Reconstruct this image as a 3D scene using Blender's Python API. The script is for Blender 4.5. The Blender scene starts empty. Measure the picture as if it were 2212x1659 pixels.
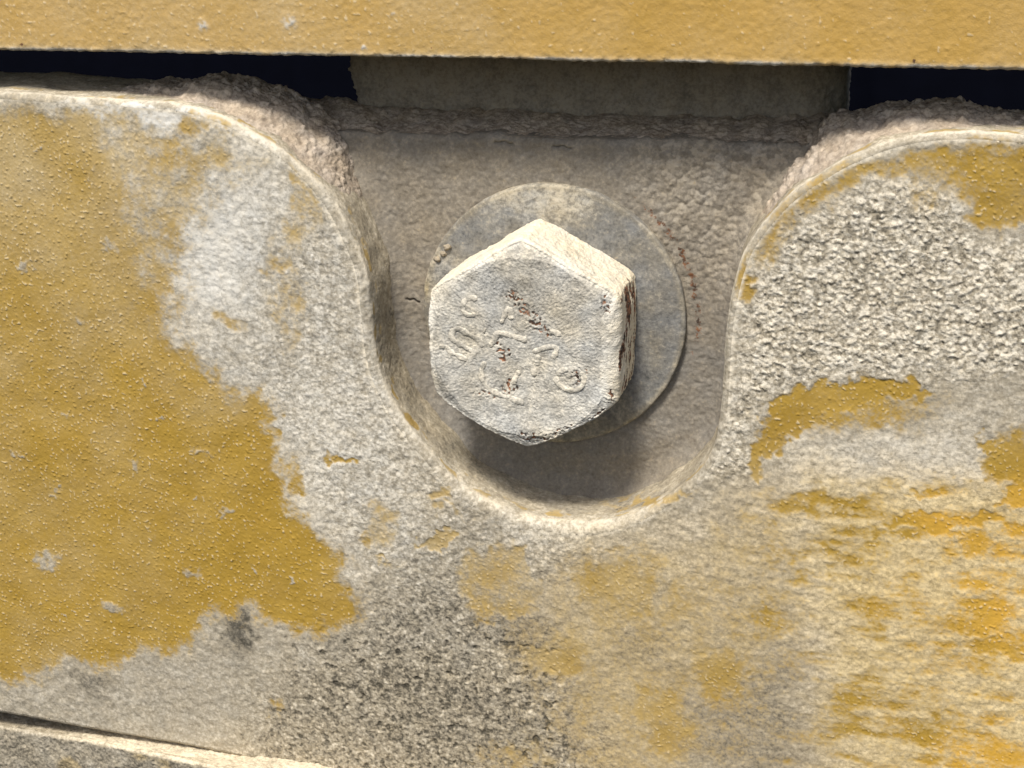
import bpy, math
import numpy as np

# ------------------------------------------------------------------ units, camera
PX = 6.0e-5                      # one "px" of working unit = 0.06 mm
AZ, EL, DIST = math.radians(14.5), math.radians(19.4), 3200.0
W, H = 2212.0, 1659.0
CAM = DIST * np.array([math.sin(AZ)*math.cos(EL), -math.cos(AZ)*math.cos(EL), math.sin(EL)])
FWD = -CAM/np.linalg.norm(CAM)
RGT = np.cross(FWD, [0, 0, 1.0]); RGT /= np.linalg.norm(RGT)
UPV = np.cross(RGT, FWD)

def unproj(x, y, depth=0.0):
    """where the sight line of a traced point meets the plane Y = depth (the real plane of that surface)"""
    x = np.asarray(x, float); y = np.asarray(y, float)
    d = FWD*DIST + RGT*(x[..., None]-W/2) - UPV*(y[..., None]-H/2)
    t = (depth-CAM[1])/d[..., 1]
    return CAM + d*t[..., None]

def proj(P):
    q = P-CAM
    z = q@FWD
    return (q@RGT)/z*DIST+W/2, H/2-(q@UPV)/z*DIST

# ------------------------------------------------------------------ noise
rng = np.random.default_rng(7)
_G = rng.normal(size=(4096, 3)); _G /= np.linalg.norm(_G, axis=1)[:, None]; _G = _G.astype(np.float32)

def perlin(P, scale, seed=0):
    q = (np.asarray(P, np.float32)/np.float32(scale)) + np.float32(0.37+seed*0.173)
    i = np.floor(q).astype(np.int64); f = (q-i).astype(np.float32)
    w = f*f*f*(f*(f*6-15)+10)
    out = np.zeros(q.shape[:-1], np.float32)
    for a in (0, 1):
        wa = w[..., 0] if a else 1-w[..., 0]
        for b in (0, 1):
            wb = w[..., 1] if b else 1-w[..., 1]
            for c in (0, 1):
                wc = w[..., 2] if c else 1-w[..., 2]
                h = ((i[..., 0]+a)*73856093) ^ ((i[..., 1]+b)*19349663) ^ ((i[..., 2]+c)*83492791) ^ (seed*2654435)
                h = (h ^ (h >> 13)) * 1274126177
                g = _G[((h ^ (h >> 16)) & 4095)]
                out += wa*wb*wc*(g[..., 0]*(f[..., 0]-a)+g[..., 1]*(f[..., 1]-b)+g[..., 2]*(f[..., 2]-c))
    return out*1.5

def fbm(P, scale, octv=3, seed=0, gain=0.5):
    o = 0; a = 1.0
    for k in range(octv):
        o = o+a*perlin(P, scale/2**k, seed+k*11); a *= gain
    return o

def worley(P, scale, seed=0, flat=True):
    """nearest-cell distance (0 at a crumb's middle) and a random number per crumb"""
    q = np.asarray(P, np.float32)/np.float32(scale)+np.float32(seed*.71)
    if flat: q = q.copy(); q[..., 1] = 0
    i = np.floor(q).astype(np.int64); best = np.full(q.shape[:-1], 9., np.float32); rid = np.zeros(q.shape[:-1], np.float32)
    second = best.copy()
    for a in (-1, 0, 1):
        for b in ((0,) if flat else (-1, 0, 1)):
            for c in (-1, 0, 1):
                j0, j1, j2 = i[..., 0]+a, i[..., 1]+b, i[..., 2]+c
                h = (j0*73856093) ^ (j1*19349663) ^ (j2*83492791) ^ (seed*2654435)
                h = (h ^ (h >> 13))*1274126177; h = (h ^ (h >> 16)) & 4095
                g = _G[h]*.5+.5
                d = np.sqrt((j0+g[..., 0]-q[..., 0])**2+(0 if flat else (j1+g[..., 1]-q[..., 1])**2)+(j2+g[..., 2]-q[..., 2])**2)
                m = d < best
                second = np.where(m, best, np.minimum(second, d))
                rid = np.where(m, (h/4095.).astype(np.float32), rid); best = np.where(m, d, best)
    return best, rid, second-best

def sst(a, b, x):
    t = np.clip((x-a)/(b-a), 0, 1); return t*t*(3-2*t)

# ------------------------------------------------------------------ wear maps (albedo masks traced as shapes of stain)
RX0, RY0, RST = -500.0, -200.0, 4.0
_rx = np.arange(RX0, 2760, RST); _ry = np.arange(RY0, 2100, RST)
GX, GY = np.meshgrid(_rx, _ry)

def ell(cx, cy, rx, ry, rot=0, soft=0.45):
    a = math.radians(rot); c, s = math.cos(a), math.sin(a)
    u = ((GX-cx)*c+(GY-cy)*s)/rx; v = (-(GX-cx)*s+(GY-cy)*c)/ry
    return 1-sst(1-soft, 1+soft, np.sqrt(u*u+v*v))

def poly(pts, soft=15):
    pts = np.array(pts, float); n = len(pts)
    ins = np.zeros(GX.shape, bool); dd = np.full(GX.shape, 1e9)
    for k in range(n):
        x0, y0 = pts[k]; x1, y1 = pts[(k+1) % n]
        if y0 != y1:
            c = ((y0 > GY) != (y1 > GY)) & (GX < (x1-x0)*(GY-y0)/(y1-y0)+x0); ins ^= c
        ex, ey = x1-x0, y1-y0; L = ex*ex+ey*ey+1e-9
        t = np.clip(((GX-x0)*ex+(GY-y0)*ey)/L, 0, 1)
        dd = np.minimum(dd, (GX-x0-t*ex)**2+(GY-y0-t*ey)**2)
    d = np.sqrt(dd)*np.where(ins, 1, -1)
    return sst(-soft, soft, d)

def build_maps():
    m = {}
    P = np.zeros(GX.shape)
    def put(s, v):
        nonlocal P
        P = np.maximum(P, s*v)
    put(1.0, poly([(-520,235),(0,250),(120,245),(190,330),(225,440),(262,560),(290,650),(370,745),(450,800),(520,865),(562,835),(585,930),(600,1000),(642,1110),(722,1180),(762,1290),(772,1345),(640,1372),(585,1335),(520,1306),(440,1340),(405,1400),(300,1395),(250,1440),(140,1432),(0,1462),(-520,1440)], 36))
    put(.84, poly([(-520,215),(230,235),(300,430),(350,600),(390,730),(300,820),(0,900),(-520,900)], 75))
    put(.60, poly([(60,215),(330,258),(480,300),(560,370),(470,410),(420,520),(400,660),(330,720),(200,560),(120,330)], 60))
    for a in [(352,300,50,26,0,.70),(420,275,30,30,0,.66),(470,262,55,10,22,.66),(275,300,40,40,0,.55),(655,470,42,80,12,.52),(600,560,26,70,0,.5),
              (625,660,36,90,0,.46),(660,405,46,14,45,.7),(500,690,45,22,20,.55),(735,1000,30,7,15,.9),(640,1040,22,36,0,.7),(585,900,20,40,0,.66),(960,1082,20,26,20,.8),
              (825,1130,30,50,0,.56),(800,1165,18,20,0,.7),(1330,1270,120,80,0,.72),(1205,1415,62,52,0,.85),(1120,1640,80,40,0,.55),
              (1562,1450,62,56,0,.92),(1410,1540,70,50,0,.8),(1455,1600,62,46,0,.85),(1250,1520,110,60,0,.4),(1400,1310,160,95,0,.45),
              (1440,1085,62,14,-26,.8),(1610,600,20,46,8,.95),(1700,452,70,18,-40,.64),(1850,375,60,24,-22,.66),(2000,395,60,60,0,.5),(1960,340,80,18,-6,.55),
              (2050,1125,160,16,3,.95),(1760,1090,100,34,0,.6),(1900,1152,100,18,8,.74),(2080,1180,115,34,0,.7),(1990,1062,60,8,4,.7),
              (2185,1000,60,60,0,.95),(1900,1240,170,18,4,.58),(2120,1330,62,32,0,.85),(2180,1400,76,22,10,.85),(1930,1300,90,60,0,.5),
              (1850,1490,56,44,0,.58),(1840,1570,95,55,0,.52),(2020,1590,75,42,0,.7),(2150,1620,100,46,0,.8),(1990,1480,70,60,0,.4),(1700,1330,100,50,0,.5),
              (1000,1100,30,12,30,.5),(600,1530,14,22,-20,.7),(840,1215,26,8,10,.6),(1330,1180,60,10,5,.5),(620,1010,12,30,20,.6),(2100,1260,60,18,5,.6),(1700,1200,80,30,8,.5)]:
        put(a[5], ell(a[0], a[1], a[2], a[3], a[4], .85 if a[1] > 1150 else .55))
    put(.52, ell(705,1320,90,46,0,.8)); put(.45, ell(596,1040,50,80,0,.8)); put(.30, poly([(1060,1330),(1300,1200),(1660,1220),(1760,1480),(1700,1620),(1400,1750),(1180,1700)], 90))
    put(.62, poly([(1605,610),(1655,485),(1740,402),(1850,345),(2000,308),(2400,305),(2400,420),(2090,430),(1960,365),(1830,405),(1720,480),(1650,590)], 24)); put(.60, ell(1850,892,170,48,-4,.7))
    put(1.0, poly([(935,1130),(975,1150),(965,1212),(925,1195),(890,1202),(920,1165)], 6))
    put(.66, poly([(1005,1195),(1060,1165),(1120,1170),(1170,1260),(1180,1310),(1110,1340),(1060,1320),(1045,1370),(1010,1290)], 18))
    put(.9, poly([(1660,862),(1720,842),(1830,820),(1990,818),(2012,850),(1900,872),(1780,895),(1722,960),(1660,975),(1640,1045),(1618,1030),(1648,950)], 9))
    put(.85, poly([(2060,350),(2120,325),(2400,310),(2700,330),(2700,480),(2212,475),(2150,512),(2095,470),(2110,400)], 14))
    put(1.0, poly([(2105,930),(2212,962),(2700,990),(2700,1110),(2140,1092),(2190,1045),(2140,985)], 9))
    put(.30, poly([(1640,1060),(1900,1030),(2120,1060),(2760,1100),(2760,1800),(1900,1800),(1760,1640),(1740,1400),(1560,1280),(1400,1220)], 90))
    for (cx, cy, rx, ry) in ((180,690,12,8),(300,1010,16,9),(95,1210,22,12),(415,1240,18,10),(237,535,14,10),(150,885,9,7),(480,1120,13,8),(350,905,8,6),(60,560,14,7),(545,1225,9,7),(250,1310,26,14),(40,980,10,8),(430,985,22,7),(120,1065,8,6),(330,1160,9,5)):
        P = P*(1-.75*ell(cx, cy, rx, ry, cx % 60, .8))
    for (cx, cy, r) in ((78,330,6),(530,760,5),(410,1075,6),(205,1180,5),(305,820,5),(640,1240,6),(150,1330,5)):
        P = np.maximum(P-.9*ell(cx, cy, r, r, 0, .7), 0)
    m['paint'] = P
    T = np.full(GX.shape, .56)
    def tone(mask, v):
        nonlocal T
        T = T*(1-mask)+v*mask
    tone(poly([(200,215),(480,240),(700,420),(800,700),(860,950),(1000,1080),(900,1250),(760,1250),(560,950),(300,640),(220,420)], 40), .68)
    tone(ell(470,560,70,130,10,.9), .92); tone(ell(560,330,40,110,0,.8), .78)
    tone(ell(310,243,170,18,3,.5), .98); tone(ell(700,930,120,130,0,.9), .76); tone(ell(640,1090,60,90,0,.9), .78)
    tone(poly([(780,1330),(900,1230),(1010,1240),(1090,1340),(1180,1400),(1250,1500),(1330,1659),(1330,1900),(300,1900),(520,1640),(600,1500),(640,1430)], 75), .45)
    tone(poly([(-500,1470),(0,1480),(300,1440),(520,1470),(560,1620),(0,1540),(-500,1480)], 30), .56)
    tone(ell(860,1500,130,70,0,.9), .38); tone(ell(1000,1560,140,80,0,.9), .38)
    tone(poly([(1490,1500),(1600,1490),(1690,1400),(1750,1440),(1720,1640),(1600,1700),(1480,1640)], 60), .40)
    tone(ell(1120,1370,70,50,0,.6), .36); tone(ell(1380,1400,60,50,0,.6), .42)
    tone(ell(513,1362,26,48,-12,.9), .10); tone(ell(1845,1336,24,16,0,.6), .15); tone(ell(205,1475,40,20,0,.6), .3)
    tone(ell(938,1155,12,10,0,.5), .1); tone(ell(1590,1025,30,9,20,.6), .2)
    tone(poly([(1600,650),(1700,490),(1830,400),(1960,370),(2080,440),(2110,530),(2300,540),(2700,560),(2700,800),(2212,800),(2000,815),(1800,820),(1650,865),(1620,1020),(1550,1030),(1590,800)], 30), .70)
    tone(poly([(1640,1080),(1900,1030),(2700,1040),(2700,1900),(1850,1900),(1740,1400)], 90), .70); tone(ell(2000,1000,200,70,0,.8), .78); tone(ell(1500,1180,140,80,0,.9), .64); tone(ell(1760,1000,90,60,0,.7), .74)
    tone(ell(2190,1480,120,120,0,.7), .72); tone(ell(1200,1150,120,50,0,.7), .74)
    m['tone'] = T
    Wm = np.full(GX.shape, .50)
    def warm(mask, v):
        nonlocal Wm
        Wm = Wm*(1-mask)+v*mask
    warm(poly([(200,215),(480,240),(700,420),(800,700),(860,950),(900,1250),(560,950),(300,640)], 60), .36)
    warm(poly([(1240,1180),(1480,1130),(1640,1030),(1900,1010),(2700,1030),(2700,1900),(1200,1900),(1080,1500)], 90), 1.25); warm(poly([(1490,1500),(1600,1490),(1690,1400),(1750,1440),(1720,1640),(1600,1750),(1480,1700)], 50), .75); warm(ell(2020,960,220,60), .5); warm(poly([(1760,1050),(2120,1040),(2700,1080),(2700,1700),(1850,1700)], 80), 1.5)
    warm(poly([(620,1430),(1200,1420),(1300,1800),(300,1800)], 60), .62)
    warm(ell(310,243,170,20,3), .15); warm(ell(470,520,120,160), .22)
    m['warm'] = Wm
    Gm = np.full(GX.shape, .23)
    def grit(mask, v):
        nonlocal Gm
        Gm = Gm*(1-mask)+v*mask
    grit(poly([(640,420),(720,470),(800,700),(900,950),(1300,1150),(1300,1260),(800,1280),(640,1000),(560,820),(590,600)], 40), .50)
    grit(poly([(780,1330),(900,1230),(1010,1240),(1090,1340),(1180,1400),(1330,1659),(1330,1900),(500,1900),(560,1500)], 90), .72)
    grit(poly([(1600,650),(1700,500),(1830,410),(1960,380),(2080,450),(2110,530),(2700,560),(2700,800),(2000,812),(1800,815),(1650,865),(1610,1020),(1550,1030),(1590,800)], 48), .92)
    grit(ell(2000,1010,220,60,0,.6), .32)
    m['grit'] = Gm
    return m
MAPS = build_maps()

def sample(name, x, y):
    m = MAPS[name]
    fx = np.clip((x-RX0)/RST, 0, m.shape[1]-1.001); fy = np.clip((y-RY0)/RST, 0, m.shape[0]-1.001)
    i = fx.astype(int); j = fy.astype(int); a = fx-i; b = fy-j
    return (m[j, i]*(1-a)+m[j, i+1]*a)*(1-b)+(m[j+1, i]*(1-a)+m[j+1, i+1]*a)*b

# ------------------------------------------------------------------ materials
def dusty(name, paint_a, paint_b, dust_lo=(.085,.080,.068), dust_mid=(.33,.305,.255), dust_hi=(.66,.635,.575), fine=1.0, bump=0.36, rust_hi=(.20, .09, .042)):
    m = bpy.data.materials.new(name); m.use_nodes = True
    nt = m.node_tree; N = nt.nodes; L = nt.links; N.clear()
    def nd(t, **k):
        n = N.new(t)
        for a, b in k.items(): setattr(n, a, b)
        return n
    def attr(a):
        return nd('ShaderNodeAttribute', attribute_name=a).outputs['Fac']
    def val(x, sock):
        if isinstance(x, (int, float)): sock.default_value = x
        elif isinstance(x, tuple): sock.default_value = (*x, 1)
        else: L.new(x, sock)
    def mth(op, a, b=0.0, c=None):
        n = nd('ShaderNodeMath', operation=op); val(a, n.inputs[0]); val(b, n.inputs[1])
        if c is not None: val(c, n.inputs[2])
        return n.outputs[0]
    def mix(f, a, b):
        n = nd('ShaderNodeMix', data_type='RGBA'); val(f, n.inputs[0]); val(a, n.inputs[6]); val(b, n.inputs[7]); return n.outputs[2]
    def sm(x, lo, hi):
        n = nd('ShaderNodeMapRange', interpolation_type='SMOOTHSTEP'); val(x, n.inputs[0]); n.inputs[1].default_value = lo; n.inputs[2].default_value = hi
        return n.outputs[0]
    tc = nd('ShaderNodeTexCoord').outputs['Object']
    def noise(px, detail=2.0, rough=.6, dist=0.0):
        n = nd('ShaderNodeTexNoise'); L.new(tc, n.inputs['Vector']); n.inputs['Scale'].default_value = 1/(px*PX)
        n.inputs['Detail'].default_value = detail; n.inputs['Roughness'].default_value = rough; n.inputs['Distortion'].default_value = dist
        return mth('SUBTRACT', n.outputs['Fac'], .5)
    def vor(px, feat='F1', out='Distance'):
        n = nd('ShaderNodeTexVoronoi', feature=feat); L.new(tc, n.inputs['Vector']); n.inputs['Scale'].default_value = 1/(px*PX)
        return n.outputs[out]
    n4 = noise(7*fine, 3, .65, .15); n12 = noise(18*fine, 3, .6, .15); n60 = noise(80, 4, .6)
    grit = attr('grit'); gritc = mth('MULTIPLY_ADD', grit, .65, .60)
    t = mth('ADD', attr('tone'), mth('MULTIPLY', mth('MULTIPLY', n4, 1.15), gritc))
    t = mth('ADD', t, mth('MULTIPLY', mth('MULTIPLY', n12, .75), gritc))
    t = mth('ADD', t, mth('MULTIPLY', n60, .30))
    lo = mix(sm(t, .0, .55), dust_lo, dust_mid)
    dust = mix(sm(t, .45, 1.0), lo, dust_hi)
    w = mth('ADD', attr('warm'), mth('MULTIPLY', noise(45, 3), .5))
    tint = mix(sm(w, -.3, 1.0), (.93, .985, 1.05), (1.08, .985, .80))
    tint = mix(sm(w, .95, 1.7), tint, (1.19, .985, .57))
    mm = nd('ShaderNodeMix', data_type='RGBA', blend_type='MULTIPLY'); mm.inputs[0].default_value = 1
    L.new(dust, mm.inputs[6]); L.new(tint, mm.inputs[7]); dust = mm.outputs[2]
    pnt = mix(sm(noise(110, 4), -.22, .22), paint_a, paint_b)
    pnt = mix(sm(noise(5, 2), .16, .34), pnt, (paint_a[0]*.72, paint_a[1]*.66, paint_a[2]*.7))
    film = mth('ADD', attr('film'), mth('ADD', mth('MULTIPLY', noise(130, 4), .5), mth('MULTIPLY', n4, .35)))
    pnt = mix(sm(mth('MULTIPLY', film, -1.0), 0.0, .7), pnt, (.60, .345, .048))
    pnt = mix(sm(film, 0.0, 1.3), pnt, mix(.35, (.55, .45, .26), dust))
    pm = mth('ADD', attr('paint'), mth('ADD', mth('MULTIPLY', n4, 1.0), mth('MULTIPLY', n12, .6)))
    col = mix(sm(pm, .06, .94), dust, pnt)
    r = mth('ADD', attr('rust'), mth('ADD', mth('MULTIPLY', n4, .9), mth('MULTIPLY', n12, .7)))
    rustc = mix(sm(noise(14, 2), -.15, .2), (.050, .036, .028), rust_hi)
    col = mix(sm(r, .42, .60), col, rustc)
    col = mix(attr('grain'), col, mix(.4, (.66, .50, .22), (.70, .68, .62)))
    bs = nd('ShaderNodeBsdfPrincipled'); out = nd('ShaderNodeOutputMaterial')
    L.new(col, bs.inputs['Base Color']); bs.inputs['Specular IOR Level'].default_value = .22
    rg = mth('SUBTRACT', .93, mth('MULTIPLY', sm(pm, .4, .7), .30)); L.new(rg, bs.inputs['Roughness'])
    hgt = mth('ADD', mth('MULTIPLY', n4, 1.0), mth('MULTIPLY', noise(3.2*fine, 2, .6), .6))
    hgt = mth('MULTIPLY', hgt, mth('MULTIPLY_ADD', grit, 1.3, .35))
    b = nd('ShaderNodeBump'); b.inputs['Strength'].default_value = bump; b.inputs['Distance'].default_value = 4.5*PX
    L.new(hgt, b.inputs['Height']); L.new(b.outputs[0], bs.inputs['Normal'])
    L.new(bs.outputs[0], out.inputs[0])
    return m

YA, YB = (.385, .247, .042), (.335, .210, .032)
M_PLATE = dusty('worn_yellow_paint_with_dust', YA, YB)
M_BEAM = dusty('dusty_yellow_paint', (.475, .298, .080), (.43, .262, .054))
M_TAN = dusty('tan_dust_coat', YA, YB, (.115, .101, .088), (.216, .199, .174), (.368, .339, .297))
M_DIRT = dusty('packed_dirt', YA, YB, (.125, .105, .09), (.315, .272, .233), (.53, .47, .41), bump=.7)
M_BOLT = dusty('weathered_zinc', YA, YB, (.12, .115, .105), (.40, .39, .36), (.74, .715, .65), fine=.9, bump=.5, rust_hi=(.36, .175, .095))
M_WASH = dusty('dull_zinc_washer', YA, YB, (.085, .087, .088), (.215, .213, .205), (.46, .445, .405), bump=.35)

def plain(name, c, rough=.6):
    m = bpy.data.materials.new(name); m.use_nodes = True
    nt = m.node_tree; b = nt.nodes['Principled BSDF']
    n = nt.nodes.new('ShaderNodeTexNoise'); n.inputs['Scale'].default_value = 300; n.inputs['Detail'].default_value = 4
    r = nt.nodes.new('ShaderNodeValToRGB'); r.color_ramp.elements[0].color = (*[v*.7 for v in c], 1); r.color_ramp.elements[1].color = (*[v*1.3 for v in c], 1)
    tc = nt.nodes.new('ShaderNodeTexCoord'); nt.links.new(tc.outputs['Object'], n.inputs['Vector'])
    nt.links.new(n.outputs['Fac'], r.inputs[0]); nt.links.new(r.outputs[0], b.inputs['Base Color']); b.inputs['Roughness'].default_value = rough; b.inputs['Specular IOR Level'].default_value = .04
    return m
M_BACKDROP = plain('gap_shade_navy', (.0016, .0021, .0052))  # near black: the shade of the gap is put into this colour

# ------------------------------------------------------------------ mesh building
ATTRS = ('paint', 'film', 'tone', 'warm', 'rust', 'grit', 'grain')
col = bpy.context.scene.collection

def make(name, parts, mat, label=None, cat=None, parent=None, group=None, kind=None):
    """parts: list of (verts Nx3 in px, faces Mx4, attribute dict) -> ONE mesh object"""
    V = np.concatenate([p[0] for p in parts]).astype(np.float32)
    off = np.cumsum([0]+[len(p[0]) for p in parts])
    F = np.concatenate([p[1]+o for p, o in zip(parts, off)]).astype(np.int32)
    org = np.array([V[:, 0].mean(), V[:, 1].max(), V[:, 2].min()], np.float32) if parent is None else np.zeros(3, np.float32)
    org = org*0
    me = bpy.data.meshes.new(name)
    me.vertices.add(len(V)); me.vertices.foreach_set('co', ((V-org)*PX).astype(np.float32).ravel())
    me.loops.add(F.size); me.loops.foreach_set('vertex_index', F.ravel())
    me.polygons.add(len(F)); me.polygons.foreach_set('loop_start', np.arange(0, F.size, 4, dtype=np.int32))
    me.polygons.foreach_set('loop_total', np.full(len(F), 4, np.int32))
    me.polygons.foreach_set('use_smooth', np.ones(len(F), bool))
    me.update(calc_edges=True)
    for a in ATTRS:
        dat = []
        for p in parts:
            v = p[2].get(a, 0.0)
            dat.append(np.broadcast_to(np.asarray(v, np.float32), (len(p[0]),)))
        me.attributes.new(a, 'FLOAT', 'POINT').data.foreach_set('value', np.concatenate(dat).astype(np.float32))
    me.materials.append(mat)
    o = bpy.data.objects.new(name, me); col.objects.link(o)
    if parent: o.parent = parent
    if label: o['label'] = label
    if cat: o['category'] = cat
    if group: o['group'] = group
    if kind: o['kind'] = kind
    return o

def gridfaces(nr, nc, wrap=False, flip=False):
    i = np.arange(nr-1)[:, None]; j = np.arange(nc if wrap else nc-1)[None, :]
    a = i*nc+j; b = i*nc+(j+1) % nc; c = (i+1)*nc+(j+1) % nc; d = (i+1)*nc+j
    F = np.stack([a, b, c, d] if not flip else [a, d, c, b], -1).reshape(-1, 4)
    return F

def normals(G, wrap=False):
    du = np.roll(G, -1, 1)-np.roll(G, 1, 1) if wrap else np.gradient(G, axis=1)
    dv = np.gradient(G, axis=0)
    n = np.cross(du, dv); n /= (np.linalg.norm(n, axis=-1, keepdims=True)+1e-9)
    return n

def spline(pts, step=2.0):
    P = np.array(pts, float); n = len(P)
    Q = np.vstack([2*P[0]-P[1], P, 2*P[-1]-P[-2]])
    out = []
    for k in range(n-1):
        p0, p1, p2, p3 = Q[k:k+4]; t = np.linspace(0, 1, 40, endpoint=False)[:, None]
        out.append(.5*((2*p1)+(-p0+p2)*t+(2*p0-5*p1+4*p2-p3)*t**2+(-p0+3*p1-3*p2+p3)*t**3))
    C = np.vstack(out+[P[-1:]])
    for _ in range(25): C[1:-1] = (C[:-2]+2*C[1:-1]+C[2:])/4
    s = np.r_[0, np.cumsum(np.linalg.norm(np.diff(C, axis=0), axis=1))]
    t = np.arange(0, s[-1], step)
    return np.stack([np.interp(t, s, C[:, k]) for k in range(C.shape[1])], 1)

# ---------- plate outline with the U notch, traced, laid in the plate's own plane
RIM = [(-900,185),(-500,192),(-150,198),(0,203),(119,211),(298,222),(387,229),(476,256),(536,287),(595,322),(648,366),(718,442),(764,535),(787,604),(797,697),(808,780),(833,850),(878,925),(930,985),(983,1042),(1059,1090),(1134,1120),(1247,1134),(1323,1128),(1398,1105),(1454,1072),(1511,1024),(1541,978),(1556,920),(1562,864),(1566,789),(1571,714),(1585,628),(1607,555),(1641,499),(1706,426),(1770,381),(1835,344),(1921,310),(2007,293),(2114,289),(2212,297),(2400,310),(2700,330),(3100,350)]
rim3 = unproj(*np.array(RIM, float).T, 0.0)
OUT = spline(rim3[:, [0, 2]], 2.0)                       # plan outline (X, Z)
tg = np.gradient(OUT, axis=0); tg /= np.linalg.norm(tg, axis=1)[:, None]
NRM = np.stack([-tg[:, 1], tg[:, 0]], 1)                 # points away from the metal (up / into the notch)
for _ in range(12): NRM[1:-1] = (NRM[:-2]+2*NRM[1:-1]+NRM[2:])/4
NRM /= np.linalg.norm(NRM, axis=1)[:, None]
DOWN = [(-900,1400),(-400,1472),(0,1540),(200,1577),(400,1612),(640,1662),(900,1722),(1300,1800),(1900,1900),(2600,1980),(3100,2020)]
dn3 = unproj(*np.array(DOWN, float).T, 0.0)
LOW = spline(dn3[:, [0, 2]], 2.0)

def dist_outline(x, z, C, N):
    """signed distance to an open outline (positive on the metal side) and nearest index"""
    d = np.empty(len(x), np.float32); idx = np.empty(len(x), np.int32)
    Cf = C.astype(np.float32)
    for a in range(0, len(x), 20000):
        xx = x[a:a+20000, None].astype(np.float32); zz = z[a:a+20000, None].astype(np.float32)
        q = (xx-Cf[None, :, 0])**2+(zz-Cf[None, :, 1])**2
        k = q.argmin(1); idx[a:a+20000] = k
    v = np.stack([x, z], 1)-C[idx]
    n = N[idx]
    d = -(v*n).sum(1); dist = np.linalg.norm(v, axis=1)
    return np.where(dist > 6, np.sign(d)*dist, d), idx

EDGE_R = 11.0
_ox, _oy = proj(np.stack([OUT[:, 0], np.zeros(len(OUT)), OUT[:, 1]], 1))
ER = EDGE_R+10*sst(900, 1010, _ox)*sst(1440, 1300, _ox)*sst(900, 1000, _oy)
ER = ER+5*sst(600, 760, _ox)*sst(1000, 860, _ox)
for _ in range(60): ER[1:-1] = (ER[:-2]+2*ER[1:-1]+ER[2:])/4
EL_ = np.full(len(LOW), EDGE_R)

def plate_attrs(P):
    x, y = proj(P)
    Q = np.array(P); wx = 26*fbm(Q, 80, 3, 21)+13*fbm(Q, 20, 3, 31); wy = 26*fbm(Q, 80, 3, 22)+13*fbm(Q, 20, 3, 32)
    a = {k: sample(k, x+wx, y+wy).astype(np.float32) for k in ('paint', 'tone', 'warm', 'grit')}
    st = fbm(Q*np.array([.22, 1, 1.0]), 26, 3, 44)        # horizontal scuffs in the lower right
    reg = sst(1500, 1800, x)*sst(980, 1080, y)
    a['paint'] = a['paint']+reg*(st*.42+.25*fbm(Q*np.array([.5, 1, 1]), 110, 3, 46))
    vst = fbm(Q*np.array([1, 1, .22]), 16, 2, 45)*sst(900, 700, x)*sst(1000, 700, y)
    a['tone'] = a['tone']+.10*vst
    mid_ = np.clip(1-np.abs(a['paint']-.5)*2, 0, 1)
    a['paint'] = a['paint']+mid_*(.38*fbm(Q, 46, 4, 47)+.22*fbm(Q, 12, 2, 48))
    pt = sst(.1, .95, a['paint'])
    a['film'] = np.where(x < 800, .28+.26*sst(900, 300, y), .40+.30*sst(1750, 1450, x))+.25*fbm(Q, 160, 2, 50)
    a['film'] = a['film']-.25*np.exp(-((x-600)**2+(y-1250)**2)/300**2)-.55*sst(1700, 2150, x)*sst(950, 1080, y)-.25*sst(800, 1300, x)
    g = perlin(Q, 6.0, 60); dens = .42+.14*perlin(Q, 220, 61)
    gr = sst(.42-.2*dens, .62-.2*dens, g)
    a['grain'] = gr*pt*.55*(perlin(Q, 23, 62) > -.1)
    a['grit'] = a['grit']*(1-.8*pt)
    gk = np.clip((a['grit']-.2)/.8, 0, 1)
    F1, rid, gap = worley(Q+4*np.stack([perlin(Q, 12, 63), 0*g, perlin(Q, 12, 64)], -1), 10.0, 3)
    F2, rid2, gap2 = worley(Q+3*np.stack([perlin(Q, 7, 65), 0*g, perlin(Q, 7, 66)], -1), 6.0, 5)
    pf = perlin(Q, 24, 67)+.4*perlin(Q, 11, 68); pit = sst(.30, .52, pf)*sst(520, 700, x)*sst(1260, 1180, x)*sst(1300, 1400, y)
    a['tone'] = a['tone']-.27*pit; a['_pit'] = pit
    big = sst(.38, .55, rid); a['_cr'] = gk*(big*(1-F1*1.1)*(.5+rid)+.45*(1-F2)*(.4+rid2))
    a['tone'] = a['tone']+gk*((rid-.5)*.42+(rid2-.5)*.42)-gk*.12*sst(.16, .03, gap)
    a['_pt'] = pt; a['_gr'] = gr
    return a

def plate_disp(P, a):
    pt = a['_pt']; g = a['grit']
    h = 5*fbm(P, 320, 2, 1)+1.2*fbm(P, 60, 2, 2)
    h = h+(1-pt)*(1.5+1.7*fbm(P, 22, 3, 3))
    bil = .45-np.abs(perlin(P, 19, 4))-.5*np.abs(perlin(P, 9, 5))
    h = h+(1.8+.9*sst(.7, .95, g))*a['_cr']+g*g*2.0*bil*(1-.7*pt)+g*1.6*perlin(P, 7, 8)
    h = h-2.5*a['_pit']+.5*fbm(P, 9, 2, 6)+pt*a['_gr']*1.8
    return h

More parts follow.
